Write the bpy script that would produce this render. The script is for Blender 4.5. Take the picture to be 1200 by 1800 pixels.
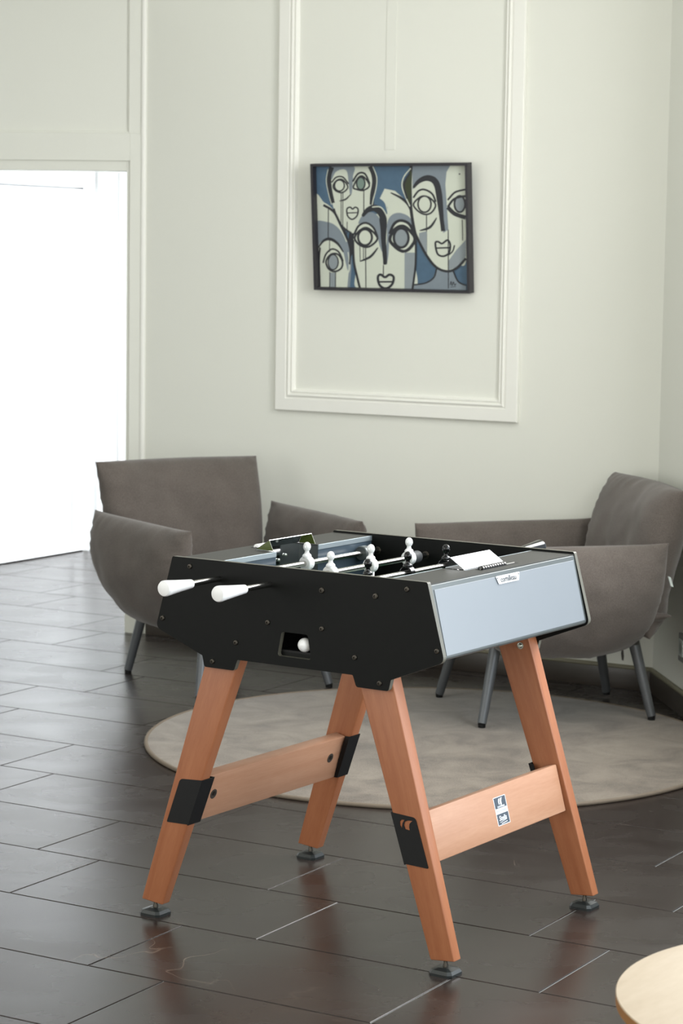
import bpy, bmesh, math, random
from mathutils import Vector, Matrix, noise
random.seed(7)
for o in list(bpy.data.objects): bpy.data.objects.remove(o)
S = bpy.context.scene
C = S.collection
V = Vector

# ------------------------------------------------------------------ camera
F, PITCH, ROLL, CH = 4136.0, 0.1088942, 0.0150092, 1.59417
cp, sp = math.cos(PITCH), math.sin(PITCH)
fw = V((0, cp, -sp)); up0 = V((0, sp, cp)); rt0 = V((1, 0, 0))
rt = rt0*math.cos(ROLL) + up0*math.sin(ROLL)
up = -rt0*math.sin(ROLL) + up0*math.cos(ROLL)
cd = bpy.data.cameras.new('camera'); cam = bpy.data.objects.new('camera', cd); C.objects.link(cam)
M = Matrix((rt, up, -fw)).transposed().to_4x4(); M.translation = V((0, 0, CH)); cam.matrix_world = M
cd.sensor_fit = 'VERTICAL'; cd.sensor_height = 36.0; cd.lens = F/1800*36
cd.clip_start = .1; cd.clip_end = 100
cd.dof.use_dof = True; cd.dof.focus_distance = 5.5; cd.dof.aperture_fstop = 9.0
S.camera = cam

# ------------------------------------------------------------------ world, lights, exposure
W = bpy.data.worlds.new('world'); S.world = W; W.use_nodes = True
W.node_tree.nodes['Background'].inputs[0].default_value = (.80, .90, 1, 1)
W.node_tree.nodes['Background'].inputs[1].default_value = 1.0
S.view_settings.view_transform = 'Standard'; S.view_settings.look = 'None'
S.view_settings.exposure = 0.0; S.view_settings.gamma = 1.0

TH = math.radians(-30.3)
wd = V((math.cos(TH), math.sin(TH), 0)); wn = V((-wd.y, wd.x, 0))      # along the main wall, and away from the room
P0 = V((-.900, 9.817, 0))
def wall(s, z, out=0): return P0 + wd*s - wn*out + V((0, 0, z))
CR = P0 + wd*2.388                                                    # right corner
rd = V((.109, -.994, 0)).normalized(); rn = V((-rd.y, rd.x, 0))        # right wall, rn points out of the room
CL = P0 + wd*.065                                                      # left corner
ld = V((math.cos(math.radians(-9)), math.sin(math.radians(-9)), 0)); ln = V((-ld.y, ld.x, 0))

def area(name, loc, to, sx, sy, power, col):
    l = bpy.data.lights.new(name, 'AREA'); l.shape = 'RECTANGLE'; l.size = sx; l.size_y = sy
    l.energy = power; l.color = col
    o = bpy.data.objects.new(name, l); C.objects.link(o); o.location = loc
    o.rotation_euler = (V(to)-V(loc)).to_track_quat('-Z', 'Y').to_euler()
    return o
wc = CR + rd*4.75 + rn*.16 + V((0, 0, 1.5))
area('daylight_right', wc, wc - rn, 3.8, 2.3, 122, (.88, .95, 1))
wc = CR + rd*1.9 + rn*.12 + V((0, 0, 2.0))
area('daylight_right_corner', wc, wc - rn, 1.6, 1.4, 92, (.99, .98, .97))
area('daylight_behind', (-.3, -3.85, 1.6), (-.3, 0, 1.6), 4.2, 2.3, 150, (1, .96, .88))
area('daylight_left', (-4.15, 3.2, 1.6), (0, 3.6, 1.4), 3.6, 2.2, 75, (1, .97, .9))
area('daylight_hall', (.3, 11.9, 1.05), (-2, 11.9, 1.0), 1.9, 1.4, 105, (.93, .97, 1))

# ------------------------------------------------------------------ materials
def lin(c): return tuple((x/12.92 if x <= .04045 else ((x+.055)/1.055)**2.4) for x in (v/255 for v in c)) + (1,)
def mat(name, col, rough=.5, metal=0, spec=.5, var=0, scale=20, bump=0, bscale=200, sheen=0, coat=0, rvar=0):
    m = bpy.data.materials.new(name); m.use_nodes = True
    nt = m.node_tree; b = nt.nodes['Principled BSDF']
    b.inputs['Roughness'].default_value = rough; b.inputs['Metallic'].default_value = metal
    b.inputs['Specular IOR Level'].default_value = spec
    b.inputs['Sheen Weight'].default_value = sheen; b.inputs['Coat Weight'].default_value = coat
    tc = nt.nodes.new('ShaderNodeTexCoord')
    n = nt.nodes.new('ShaderNodeTexNoise'); n.inputs['Scale'].default_value = scale; n.inputs['Detail'].default_value = 5
    nt.links.new(tc.outputs['Object'], n.inputs['Vector'])
    r = nt.nodes.new('ShaderNodeMix'); r.data_type = 'RGBA'
    c = lin(col); k = var
    r.inputs[6].default_value = (c[0]*(1-k), c[1]*(1-k), c[2]*(1-k), 1)
    r.inputs[7].default_value = (min(1, c[0]*(1+k)), min(1, c[1]*(1+k)), min(1, c[2]*(1+k)), 1)
    nt.links.new(n.outputs['Fac'], r.inputs[0]); nt.links.new(r.outputs[2], b.inputs['Base Color'])
    if rvar:
        mr = nt.nodes.new('ShaderNodeMapRange'); mr.inputs[3].default_value = rough-rvar; mr.inputs[4].default_value = rough+rvar
        nt.links.new(n.outputs['Fac'], mr.inputs[0]); nt.links.new(mr.outputs[0], b.inputs['Roughness'])
    if bump:
        n2 = nt.nodes.new('ShaderNodeTexNoise'); n2.inputs['Scale'].default_value = bscale; n2.inputs['Detail'].default_value = 3
        nt.links.new(tc.outputs['Object'], n2.inputs['Vector'])
        bp = nt.nodes.new('ShaderNodeBump'); bp.inputs['Strength'].default_value = bump; bp.inputs['Distance'].default_value = .002
        nt.links.new(n2.outputs['Fac'], bp.inputs['Height']); nt.links.new(bp.outputs[0], b.inputs['Normal'])
    return m
def wood(name, dark, light, rough=.45, su=42, sv=2.2, rings=False):
    m = bpy.data.materials.new(name); m.use_nodes = True
    nt = m.node_tree; b = nt.nodes['Principled BSDF']; b.inputs['Roughness'].default_value = rough
    b.inputs['Specular IOR Level'].default_value = .4
    uv = nt.nodes.new('ShaderNodeUVMap'); mp = nt.nodes.new('ShaderNodeMapping')
    mp.inputs['Scale'].default_value = (su, sv, 1)
    nt.links.new(uv.outputs[0], mp.inputs[0])
    n = nt.nodes.new('ShaderNodeTexNoise'); n.inputs['Scale'].default_value = 1; n.inputs['Detail'].default_value = 6
    n.inputs['Distortion'].default_value = 1.6 if rings else .5
    nt.links.new(mp.outputs[0], n.inputs['Vector'])
    mp2 = nt.nodes.new('ShaderNodeMapping'); mp2.inputs['Scale'].default_value = (su*9, sv*14, 1)
    nt.links.new(uv.outputs[0], mp2.inputs[0])
    n2 = nt.nodes.new('ShaderNodeTexNoise'); n2.inputs['Scale'].default_value = 1; n2.inputs['Detail'].default_value = 2
    nt.links.new(mp2.outputs[0], n2.inputs['Vector'])
    ad = nt.nodes.new('ShaderNodeMix'); ad.data_type = 'FLOAT'; ad.inputs[0].default_value = .3
    nt.links.new(n.outputs['Fac'], ad.inputs[2]); nt.links.new(n2.outputs['Fac'], ad.inputs[3])
    cr = nt.nodes.new('ShaderNodeValToRGB'); cr.color_ramp.elements[0].position = .3; cr.color_ramp.elements[1].position = .68
    cr.color_ramp.elements[0].color = lin(dark); cr.color_ramp.elements[1].color = lin(light)
    nt.links.new(ad.outputs[0], cr.inputs[0]); nt.links.new(cr.outputs[0], b.inputs['Base Color'])
    return m

m_wall = mat('wall_paint', (229, 230, 221), .75, var=.012, scale=1.5, bump=.05, bscale=120)
m_trim = mat('trim_paint', (238, 238, 231), .5, var=.01, scale=3)
m_ceil = mat('ceiling_paint', (235, 235, 230), .8)
m_hall = mat('hall_white_paint', (245, 246, 247), .45)
m_skirt = mat('skirting_tile', (62, 56, 50), .35, var=.25, scale=9)
m_black = mat('black_laminate', (17, 18, 17), .45, var=.05, scale=60, bump=.1, bscale=900, spec=.12)
m_edge = mat('panel_edge', (92, 90, 80), .45)
m_steelblk = mat('black_powder_steel', (14, 14, 15), .55, bump=.1, bscale=1200, spec=.3)
m_grey = mat('silver_laminate', (119, 124, 129), .4, metal=.15, var=.02, scale=8)
m_frame = mat('pewter_trim', (92, 97, 97), .33, metal=.35, var=.03, scale=12)
m_shelf = mat('grey_shelf', (50, 50, 46), .55, metal=0, var=.03, scale=30)
m_lip = mat('aluminium_lip', (165, 176, 182), .35, metal=.6)
m_innerwall = mat('blue_grey_inner', (62, 74, 84), .3)
m_field = mat('green_playfield', (24, 70, 48), .4)
m_chrome = mat('polished_steel', (225, 227, 230), .08, metal=1)
m_rod = mat('steel_rod', (190, 188, 184), .22, metal=1)
m_hoodw = mat('brushed_steel_hood', (238, 240, 242), .3, metal=.45)
m_white = mat('white_plastic', (238, 238, 238), .28, var=.01)
m_blackp = mat('glossy_black_plastic', (14, 14, 15), .1)
m_cheek = mat('cheek_green_reflection', (74, 86, 36), .2)  # left hood cheeks: the playfield's green reflection painted in as their colour
m_rubber = mat('grey_rubber', (70, 72, 74), .6)
m_bolt = mat('dark_bolt', (70, 66, 60), .35, metal=.9)
m_zinc = mat('zinc_bolt', (190, 195, 185), .3, metal=1)
m_pad = mat('black_foot_pad', (34, 38, 38), .35, var=.1)
m_beech = wood('beech', (146, 88, 57), (166, 107, 73), .42)
m_beech2 = wood('light_beech', (168, 122, 94), (184, 141, 114), .42, su=30, sv=1.6)
m_ply = wood('birch_ply', (168, 148, 122), (184, 166, 142), .45, su=9, sv=1.5, rings=True)
m_plyedge = mat('ply_edge', (150, 104, 58), .5, var=.15, scale=60)
m_chairleg = mat('grey_lacquered_steel', (92, 95, 98), .38, metal=.35)
m_shell = mat('chair_shell', (52, 49, 47), .6)
m_tag = mat('pale_tag', (205, 214, 210), .4)
m_stick = mat('sticker_dark', (62, 72, 84), .35)
m_stickw = mat('sticker_white', (232, 235, 240), .4)
m_stickg = mat('sticker_grey', (178, 182, 192), .4)
m_cream = mat('paint_cream', (205, 211, 196), .5, var=.02, scale=30)
m_blue = mat('paint_blue', (74, 101, 124), .5, var=.12, scale=40)
m_pgrey = mat('paint_grey', (126, 137, 145), .5, var=.06, scale=40)
m_lgrey = mat('paint_light_grey', (140, 149, 153), .5, var=.04, scale=40)
m_pblack = mat('paint_black', (34, 36, 42), .4)
m_olive = mat('paint_olive', (52, 60, 36), .5)
m_ggreen = mat('paint_green_grey', (118, 138, 128), .5)
m_picframe = mat('picture_frame_black', (38, 36, 42), .4)
m_socket = mat('socket_grey', (120, 122, 120), .4)

def fabric(name, col):
    m = bpy.data.materials.new(name); m.use_nodes = True
    nt = m.node_tree; b = nt.nodes['Principled BSDF']; b.inputs['Roughness'].default_value = .92
    b.inputs['Specular IOR Level'].default_value = .2; b.inputs['Sheen Weight'].default_value = .25; b.inputs['Sheen Roughness'].default_value = .5
    tc = nt.nodes.new('ShaderNodeTexCoord')
    n = nt.nodes.new('ShaderNodeTexNoise'); n.inputs['Scale'].default_value = 420; n.inputs['Detail'].default_value = 3
    n2 = nt.nodes.new('ShaderNodeTexNoise'); n2.inputs['Scale'].default_value = 9; n2.inputs['Detail'].default_value = 4
    for x in (n, n2): nt.links.new(tc.outputs['Object'], x.inputs['Vector'])
    mx = nt.nodes.new('ShaderNodeMix'); mx.data_type = 'FLOAT'; mx.inputs[0].default_value = .25
    nt.links.new(n.outputs['Fac'], mx.inputs[2]); nt.links.new(n2.outputs['Fac'], mx.inputs[3])
    cr = nt.nodes.new('ShaderNodeValToRGB'); cr.color_ramp.elements[0].position = .3; cr.color_ramp.elements[1].position = .7
    cr.color_ramp.elements[0].color = lin([c*.80 for c in col]); cr.color_ramp.elements[1].color = lin([min(255, c*1.18) for c in col])
    nt.links.new(mx.outputs[0], cr.inputs[0]); nt.links.new(cr.outputs[0], b.inputs['Base Color'])
    bp = nt.nodes.new('ShaderNodeBump'); bp.inputs['Strength'].default_value = .35; bp.inputs['Distance'].default_value = .0015
    nt.links.new(n.outputs['Fac'], bp.inputs['Height']); nt.links.new(bp.outputs[0], b.inputs['Normal'])
    return m
m_fabric = fabric('taupe_woven_fabric', (92, 85, 80))

def tile_mat():
    m = bpy.data.materials.new('slate_tile'); m.use_nodes = True
    nt = m.node_tree; b = nt.nodes['Principled BSDF']; b.inputs['Specular IOR Level'].default_value = .36
    tc = nt.nodes.new('ShaderNodeTexCoord')
    def nz(s, d, dist=0, sc=(1, 1, 1)):
        mp = nt.nodes.new('ShaderNodeMapping'); mp.inputs['Scale'].default_value = sc
        nt.links.new(tc.outputs['Object'], mp.inputs[0])
        n = nt.nodes.new('ShaderNodeTexNoise'); n.inputs['Scale'].default_value = s; n.inputs['Detail'].default_value = d
        n.inputs['Distortion'].default_value = dist; nt.links.new(mp.outputs[0], n.inputs['Vector']); return n
    a = nz(3.2, 6, .6, (1, 1.8, 1)); f = nz(160, 3); v = nz(2.1, 3, 1.3)
    cr = nt.nodes.new('ShaderNodeValToRGB'); e = cr.color_ramp.elements
    e[0].position = .3; e[0].color = lin((40, 32, 29)); e[1].position = .72; e[1].color = lin((52, 46, 43))
    nt.links.new(a.outputs['Fac'], cr.inputs[0])
    # thin pale veins
    sb = nt.nodes.new('ShaderNodeMath'); sb.operation = 'SUBTRACT'; sb.inputs[1].default_value = .5; nt.links.new(v.outputs['Fac'], sb.inputs[0])
    ab = nt.nodes.new('ShaderNodeMath'); ab.operation = 'ABSOLUTE'; nt.links.new(sb.outputs[0], ab.inputs[0])
    mr = nt.nodes.new('ShaderNodeMapRange'); mr.inputs[1].default_value = 0; mr.inputs[2].default_value = .005; mr.inputs[3].default_value = 1; mr.inputs[4].default_value = 0
    nt.links.new(ab.outputs[0], mr.inputs[0])
    br = nz(1.3, 2); cl = nt.nodes.new('ShaderNodeMapRange'); cl.inputs[1].default_value = .56; cl.inputs[2].default_value = .72; cl.inputs[4].default_value = .5
    nt.links.new(br.outputs['Fac'], cl.inputs[0])
    mu = nt.nodes.new('ShaderNodeMath'); mu.operation = 'MULTIPLY'; nt.links.new(mr.outputs[0], mu.inputs[0]); nt.links.new(cl.outputs[0], mu.inputs[1])
    mx = nt.nodes.new('ShaderNodeMix'); mx.data_type = 'RGBA'; mx.inputs[7].default_value = lin((140, 122, 108))
    nt.links.new(mu.outputs[0], mx.inputs[0]); nt.links.new(cr.outputs[0], mx.inputs[6]); nt.links.new(mx.outputs[2], b.inputs['Base Color'])
    r = nt.nodes.new('ShaderNodeMapRange'); r.inputs[1].default_value = .3; r.inputs[2].default_value = .7; r.inputs[3].default_value = .24; r.inputs[4].default_value = .30
    nt.links.new(a.outputs['Fac'], r.inputs[0]); nt.links.new(r.outputs[0], b.inputs['Roughness'])
    ad = nt.nodes.new('ShaderNodeMix'); ad.data_type = 'FLOAT'; ad.inputs[0].default_value = .2
    nt.links.new(a.outputs['Fac'], ad.inputs[2]); nt.links.new(f.outputs['Fac'], ad.inputs[3])
    bp = nt.nodes.new('ShaderNodeBump'); bp.inputs['Strength'].default_value = .15; bp.inputs['Distance'].default_value = .001
    nt.links.new(ad.outputs[0], bp.inputs['Height']); nt.links.new(bp.outputs[0], b.inputs['Normal'])
    return m
m_tile = tile_mat()
m_grout = mat('grout', (150, 152, 150), .8)
def rug_mat():
    m = bpy.data.materials.new('rug_pile'); m.use_nodes = True
    nt = m.node_tree; b = nt.nodes['Principled BSDF']; b.inputs['Roughness'].default_value = .95
    b.inputs['Specular IOR Level'].default_value = .1; b.inputs['Sheen Weight'].default_value = .3
    tc = nt.nodes.new('ShaderNodeTexCoord')
    n = nt.nodes.new('ShaderNodeTexNoise'); n.inputs['Scale'].default_value = 5; n.inputs['Detail'].default_value = 7; n.inputs['Roughness'].default_value = .62; n.inputs['Distortion'].default_value = .8
    f = nt.nodes.new('ShaderNodeTexNoise'); f.inputs['Scale'].default_value = 260; f.inputs['Detail'].default_value = 3
    for x in (n, f): nt.links.new(tc.outputs['Object'], x.inputs['Vector'])
    mx = nt.nodes.new('ShaderNodeMix'); mx.data_type = 'FLOAT'; mx.inputs[0].default_value = .38
    nt.links.new(n.outputs['Fac'], mx.inputs[2]); nt.links.new(f.outputs['Fac'], mx.inputs[3])
    cr = nt.nodes.new('ShaderNodeValToRGB'); e = cr.color_ramp.elements
    e[0].position = .38; e[0].color = lin((80, 69, 58)); e[1].position = .60; e[1].color = lin((128, 117, 103))
    nt.links.new(mx.outputs[0], cr.inputs[0]); nt.links.new(cr.outputs[0], b.inputs['Base Color'])
    bp = nt.nodes.new('ShaderNodeBump'); bp.inputs['Strength'].default_value = .8; bp.inputs['Distance'].default_value = .004
    nt.links.new(mx.outputs[0], bp.inputs['Height']); nt.links.new(bp.outputs[0], b.inputs['Normal'])
    return m
m_rug = rug_mat()
m_bind = mat('rug_binding', (118, 106, 92), .85, var=.1, scale=80, bump=.4, bscale=500)

# ------------------------------------------------------------------ helpers
def link(name, bm, mats, parent=None, smooth=False, loc=None):
    me = bpy.data.meshes.new(name); bmesh.ops.recalc_face_normals(bm, faces=bm.faces)
    bm.to_mesh(me); bm.free()
    for m in (mats if isinstance(mats, (list, tuple)) else [mats]): me.materials.append(m)
    if smooth:
        for p in me.polygons: p.use_smooth = True
        if smooth != 'all':
            try: me.set_sharp_from_angle(angle=math.radians(smooth if smooth is not True else 40))
            except Exception: pass
    o = bpy.data.objects.new(name, me); C.objects.link(o)
    if parent: o.parent = parent
    if loc: o.location = loc
    return o
def empty(name, loc, rz=0):
    o = bpy.data.objects.new(name, None); C.objects.link(o); o.location = loc; o.rotation_euler = (0, 0, rz); o.empty_display_size = .1
    return o
def tag(o, label, cat, group=None):
    o['label'] = label; o['category'] = cat
    if group: o['group'] = group
    return o
def struct(o): o['kind'] = 'structure'; return o
def box(bm, c, sx, sy, sz, ax=None, ay=None, az=None, bev=0, mi=0):
    """box centred at c, axes ax, ay, az"""
    ax = ax or V((1, 0, 0)); ay = ay or V((0, 1, 0)); az = az or V((0, 0, 1)); c = V(c)
    vs = [bm.verts.new(c + ax*(i*sx/2) + ay*(j*sy/2) + az*(k*sz/2)) for i in (-1, 1) for j in (-1, 1) for k in (-1, 1)]
    fs = [bm.faces.new([vs[i] for i in q]) for q in ((0, 1, 3, 2), (4, 6, 7, 5), (0, 4, 5, 1), (2, 3, 7, 6), (0, 2, 6, 4), (1, 5, 7, 3))]
    for f in fs: f.material_index = mi
    if bev:
        es = list({e for f in fs for e in f.edges})
        r = bmesh.ops.bevel(bm, geom=es, offset=bev, segments=2, affect='EDGES', profile=.5)
        for f in r['faces']: f.material_index = mi
def prism(bm, pts3, ext, bev=0, mi=0):
    """closed polygon of 3D points extruded by vector ext"""
    ext = V(ext); a = [bm.verts.new(V(p)) for p in pts3]; b = [bm.verts.new(V(p)+ext) for p in pts3]
    n = len(a); fs = [bm.faces.new(a), bm.faces.new(b[::-1])]
    for i in range(n): fs.append(bm.faces.new((a[i], b[i], b[(i+1) % n], a[(i+1) % n])))
    for f in fs: f.material_index = mi
    if bev:
        es = list({e for f in fs for e in f.edges})
        bmesh.ops.recalc_face_normals(bm, faces=fs)
        r = bmesh.ops.bevel(bm, geom=es, offset=bev, segments=2, affect='EDGES', profile=.5)
        for f in r['faces']: f.material_index = mi
def roundpoly(pts, rad, seg=6):
    out = []; n = len(pts)
    for i, p in enumerate(pts):
        r = rad[i] if isinstance(rad, (list, tuple)) else rad
        p = V((p[0], p[1])); a = V(pts[i-1][:2]); b = V(pts[(i+1) % n][:2])
        if r <= 0: out.append((p.x, p.y)); continue
        da = (a-p).normalized(); db = (b-p).normalized()
        ang = da.angle(db); d = min(r/math.tan(ang/2), (a-p).length*.49, (b-p).length*.49)
        A = p+da*d; B = p+db*d
        for k in range(seg+1):
            t = k/seg; q = A*(1-t)**2 + p*2*t*(1-t) + B*t*t
            out.append((q.x, q.y))
    return out
def plate(bm, loops, to3, ext, mi=0, mie=None):
    """flat plate with holes: loops of 2D points, to3 maps to 3D, ext = thickness vector"""
    ext = V(ext); mie = mi if mie is None else mie
    tmp = bmesh.new(); es = []; rings = []
    for lp in loops:
        vs = [tmp.verts.new(V(to3(*p))) for p in lp]; rings.append(vs)
        for i in range(len(vs)): es.append(tmp.edges.new((vs[i], vs[(i+1) % len(vs)])))
    bmesh.ops.triangle_fill(tmp, use_beauty=True, use_dissolve=False, edges=es)
    mp = {}; mq = {}
    for v in tmp.verts: mp[v] = bm.verts.new(v.co); mq[v] = bm.verts.new(v.co+ext)
    for f in tmp.faces:
        a = bm.faces.new([mp[v] for v in f.verts]); b = bm.faces.new([mq[v] for v in reversed(f.verts)])
        a.material_index = b.material_index = mi
    for vs in rings:
        for i in range(len(vs)):
            p, q = vs[i], vs[(i+1) % len(vs)]
            f = bm.faces.new((mp[p], mp[q], mq[q], mq[p])); f.material_index = mie
    tmp.free()
def basis(d):
    d = d.normalized(); a = d.orthogonal().normalized(); return a, d.cross(a)
def lathe(bm, p, axis, prof, seg=24, mi=0, caps=True):
    """prof: (distance along axis, radius)"""
    p = V(p); axis = V(axis).normalized(); a, b = basis(axis); rings = []
    for (h, r) in prof:
        rings.append([bm.verts.new(p + axis*h + (a*math.cos(t)+b*math.sin(t))*max(r, 1e-5)) for t in [2*math.pi*k/seg for k in range(seg)]])
    for r0, r1 in zip(rings, rings[1:]):
        for k in range(seg):
            f = bm.faces.new((r0[k], r0[(k+1) % seg], r1[(k+1) % seg], r1[k])); f.material_index = mi
    if caps:
        for r in (rings[0], rings[-1]):
            f = bm.faces.new(r); f.material_index = mi
def tube(bm, a, b, r0, r1=None, seg=20, mi=0, bev=.0):
    a = V(a); b = V(b); r1 = r0 if r1 is None else r1; L = (b-a).length
    if bev: prof = [(0, r0-bev), (bev, r0), (L-bev, r1), (L, r1-bev)]
    else: prof = [(0, r0), (L, r1)]
    lathe(bm, a, b-a, prof, seg, mi)
def path_tube(bm, pts, r, seg=10, closed=False, mi=0):
    n = len(pts); rings = []
    for i, p in enumerate(pts):
        a = V(pts[i-1]) if (i or closed) else V(p); b = V(pts[(i+1) % n]) if (i < n-1 or closed) else V(p)
        d = (b-a).normalized(); s = d.cross(V((0, 0, 1)))
        s = s.normalized() if s.length > 1e-4 else V((1, 0, 0)); t = s.cross(d)
        rings.append([bm.verts.new(V(p) + (s*math.cos(q)+t*math.sin(q))*r) for q in [2*math.pi*k/seg for k in range(seg)]])
    for i in range(n if closed else n-1):
        r0, r1 = rings[i], rings[(i+1) % n]
        for k in range(seg):
            f = bm.faces.new((r0[k], r0[(k+1) % seg], r1[(k+1) % seg], r1[k])); f.material_index = mi
    if not closed:
        bm.faces.new(rings[0]).material_index = mi; bm.faces.new(rings[-1]).material_index = mi
def grain(o, axis, a2=None):
    """UV in metres, v along the grain"""
    axis = V(axis).normalized(); a, b = basis(axis)
    if a2: a = V(a2).normalized(); b = axis.cross(a)
    me = o.data; uv = me.uv_layers.new(name='UVMap'); off = random.random()*7
    for lp in me.loops:
        c = me.vertices[lp.vertex_index].co
        uv.data[lp.index].uv = (c.dot(a)+c.dot(b)*.8+off, c.dot(axis)+off)
def text_mesh(txt, size, name, m, parent, mtx, ext=.0003, bold=0):
    cu = bpy.data.curves.new(name, 'FONT'); cu.body = txt; cu.size = size; cu.extrude = ext; cu.offset = bold
    cu.align_x = 'CENTER'; cu.align_y = 'CENTER'; cu.resolution_u = 3
    t = bpy.data.objects.new(name+'_t', cu); C.objects.link(t)
    dg = bpy.context.evaluated_depsgraph_get(); me = bpy.data.meshes.new_from_object(t.evaluated_get(dg))
    bpy.data.objects.remove(t); me.name = name
    me.materials.clear(); me.materials.append(m); me.transform(mtx)
    o = bpy.data.objects.new(name, me); C.objects.link(o); o.parent = parent
    return o
def frame_mtx(origin, ax, ay):
    ax = V(ax).normalized(); ay = V(ay).normalized(); az = ax.cross(ay)
    m = Matrix((ax, ay, az)).transposed().to_4x4(); m.translation = V(origin); return m

# ------------------------------------------------------------------ floor
a3, n3 = wd, wn
s0, t0, PW, PH, OFF = -3.593, 4.157, .7295, .3795, .207
bm = bmesh.new()
def st(s, t, z): return a3*s + n3*t + V((0, 0, z))
g = .0016; bv = .0016
for r in range(-22, 23):
    y0 = t0 + r*PH; y1 = y0 + PH
    xs = s0 - (OFF if r % 2 == 0 else 0)
    for k in range(-6, 12):
        x0 = xs + k*PW; x1 = x0 + PW
        c = a3*((x0+x1)/2) + n3*((y0+y1)/2)
        if not (-5 < c.x < 3.2 and -4.5 < c.y < 15): continue
        lo = [st(x, y, -.006) for x, y in ((x0+g, y0+g), (x1-g, y0+g), (x1-g, y1-g), (x0+g, y1-g))]
        mid = [st(x, y, -.0012) for x, y in ((x0+g, y0+g), (x1-g, y0+g), (x1-g, y1-g), (x0+g, y1-g))]
        h = g + bv
        hi = [st(x, y, 0) for x, y in ((x0+h, y0+h), (x1-h, y0+h), (x1-h, y1-h), (x0+h, y1-h))]
        A = [bm.verts.new(p) for p in lo]; B = [bm.verts.new(p) for p in mid]; D = [bm.verts.new(p) for p in hi]
        bm.faces.new(D)
        for i in range(4):
            j = (i+1) % 4
            bm.faces.new((A[i], A[j], B[j], B[i])); bm.faces.new((B[i], B[j], D[j], D[i]))
gv = [bm.verts.new(V(p)) for p in ((-6, -5, -.0022), (4, -5, -.0022), (4, 16, -.0022), (-6, 16, -.0022))]
gf = bm.faces.new(gv); gf.material_index = 1
gv = [bm.verts.new(V(p)) for p in ((-6, -5, -.1), (4, -5, -.1), (4, 16, -.1), (-6, 16, -.1))]
bm.faces.new(gv).material_index = 1
struct(link('floor', bm, [m_tile, m_grout]))

# ------------------------------------------------------------------ walls
HZ = 3.1
def wallbox(name, a, b, th, outdir, m=m_wall, holes=(), z0=-.05, z1=HZ):
    """wall from a to b with thickness th towards outdir, rectangular holes (e0,e1,z0,z1)"""
    a = V(a); b = V(b); d = (b-a).normalized(); L = (b-a).length; bm = bmesh.new()
    cuts = sorted({0, L} | {h[0] for h in holes} | {h[1] for h in holes})
    for e0, e1 in zip(cuts, cuts[1:]):
        hs = [h for h in holes if h[0] <= e0+1e-6 and h[1] >= e1-1e-6]
        zs = [(z0, z1)]
        for h in hs: zs = [(z0, h[2]), (h[3], z1)]
        for q0, q1 in zs:
            if q1-q0 < .001: continue
            c = a + d*((e0+e1)/2) + outdir*(th/2) + V((0, 0, (q0+q1)/2))
            box(bm, c, e1-e0, th, q1-q0, d, outdir, V((0, 0, 1)))
    return struct(link(name, bm, m))
# main wall
wallbox('wall_back', CL, CR, .15, wn)
# right wall with a long window beyond the right edge of the view
RWL = 12.6
wallbox('wall_right', CR - rd*.02, CR + rd*RWL, .2, rn, holes=((1.0, 6.7, .25, 2.75),))
# door wall, runs left from the corner; the opening starts 55 mm from it
DL = 3.6
lend = CL - ld*DL
wallbox('wall_left', CL, lend, .14, ln, holes=((.062, 1.25, -.05, 1.925),))
# closing walls behind the camera
LB = V((-4.3, -4.0, 0)); RB = CR + rd*RWL
wallbox('wall_side', lend, V((-4.3, -4.0, 0)), .15, V((-1, 0, 0)), holes=((5.2, 8.8, .5, 2.7),))
wallbox('wall_rear', LB, V((RB.x+.3, -4.0, 0)), .15, V((0, -1, 0)), holes=((1.9, 6.1, .45, 2.75),))
def window(name, a, d, outd, w, z0, z1, panes):
    root = struct(empty(name, a + d*(w/2) + outd*.07 + V((0, 0, z0))))
    inv = root.location
    bm = bmesh.new()
    for z in (z0+.03, z1-.03): box(bm, a+d*(w/2)+outd*.07+V((0, 0, z))-inv, w, .06, .06, d, outd)
    for k in range(panes+1): box(bm, a+d*(.03+(w-.06)*k/panes)+outd*.07+V((0, 0, (z0+z1)/2))-inv, .06, .06, z1-z0-.12, d, outd)
    link('window_frame', bm, m_trim, root)
window('window_1', CR + rd*1.0, rd, rn, 5.7, .25, 2.75, 4)
window('window_2', LB + V((1.9, 0, 0)), V((1, 0, 0)), V((0, -1, 0)), 4.2, .45, 2.75, 3)
sd = (LB-lend).normalized()
window('window_3', lend + sd*5.2, sd, V((-1, 0, 0)), 3.6, .5, 2.7, 3)
bm = bmesh.new(); box(bm, (-1, 5.5, HZ+.05), 10, 21, .1); struct(link('ceiling', bm, m_ceil))

bm = bmesh.new(); box(bm, (-2.6, 7.9, 2.90), 3.4, 4.6, .39); struct(link('door_wall_shade_block', bm, m_ceil))  # unseen block, added to shade the wall over the doorway
# skirting tiles
def skirt(name, a, b, nrm, h=.088, th=.012):
    a = V(a); b = V(b); d = (b-a).normalized(); L = (b-a).length; bm = bmesh.new(); k = 0; x = 0
    while x < L:
        l = min(.6, L-x)-.002
        box(bm, a+d*(x+l/2)+nrm*(th/2)+V((0, 0, h/2-.004)), l, th, h-.008, d, nrm, bev=.0012)
        x += .602
    # rounded top bead
    tube(bm, a+nrm*.006+V((0, 0, h-.006)), b+nrm*.006+V((0, 0, h-.006)), .009, seg=12, mi=1)
    return struct(link(name, bm, [m_skirt, m_trimdark], smooth=30))
m_trimdark = mat('skirting_bead', (122, 118, 98), .45)
skirt('baseboard_back', wall(.105, 0), wall(2.386, 0), -wn)
skirt('baseboard_right', CR + rd*.006, CR + rd*8, -rn)

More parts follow.
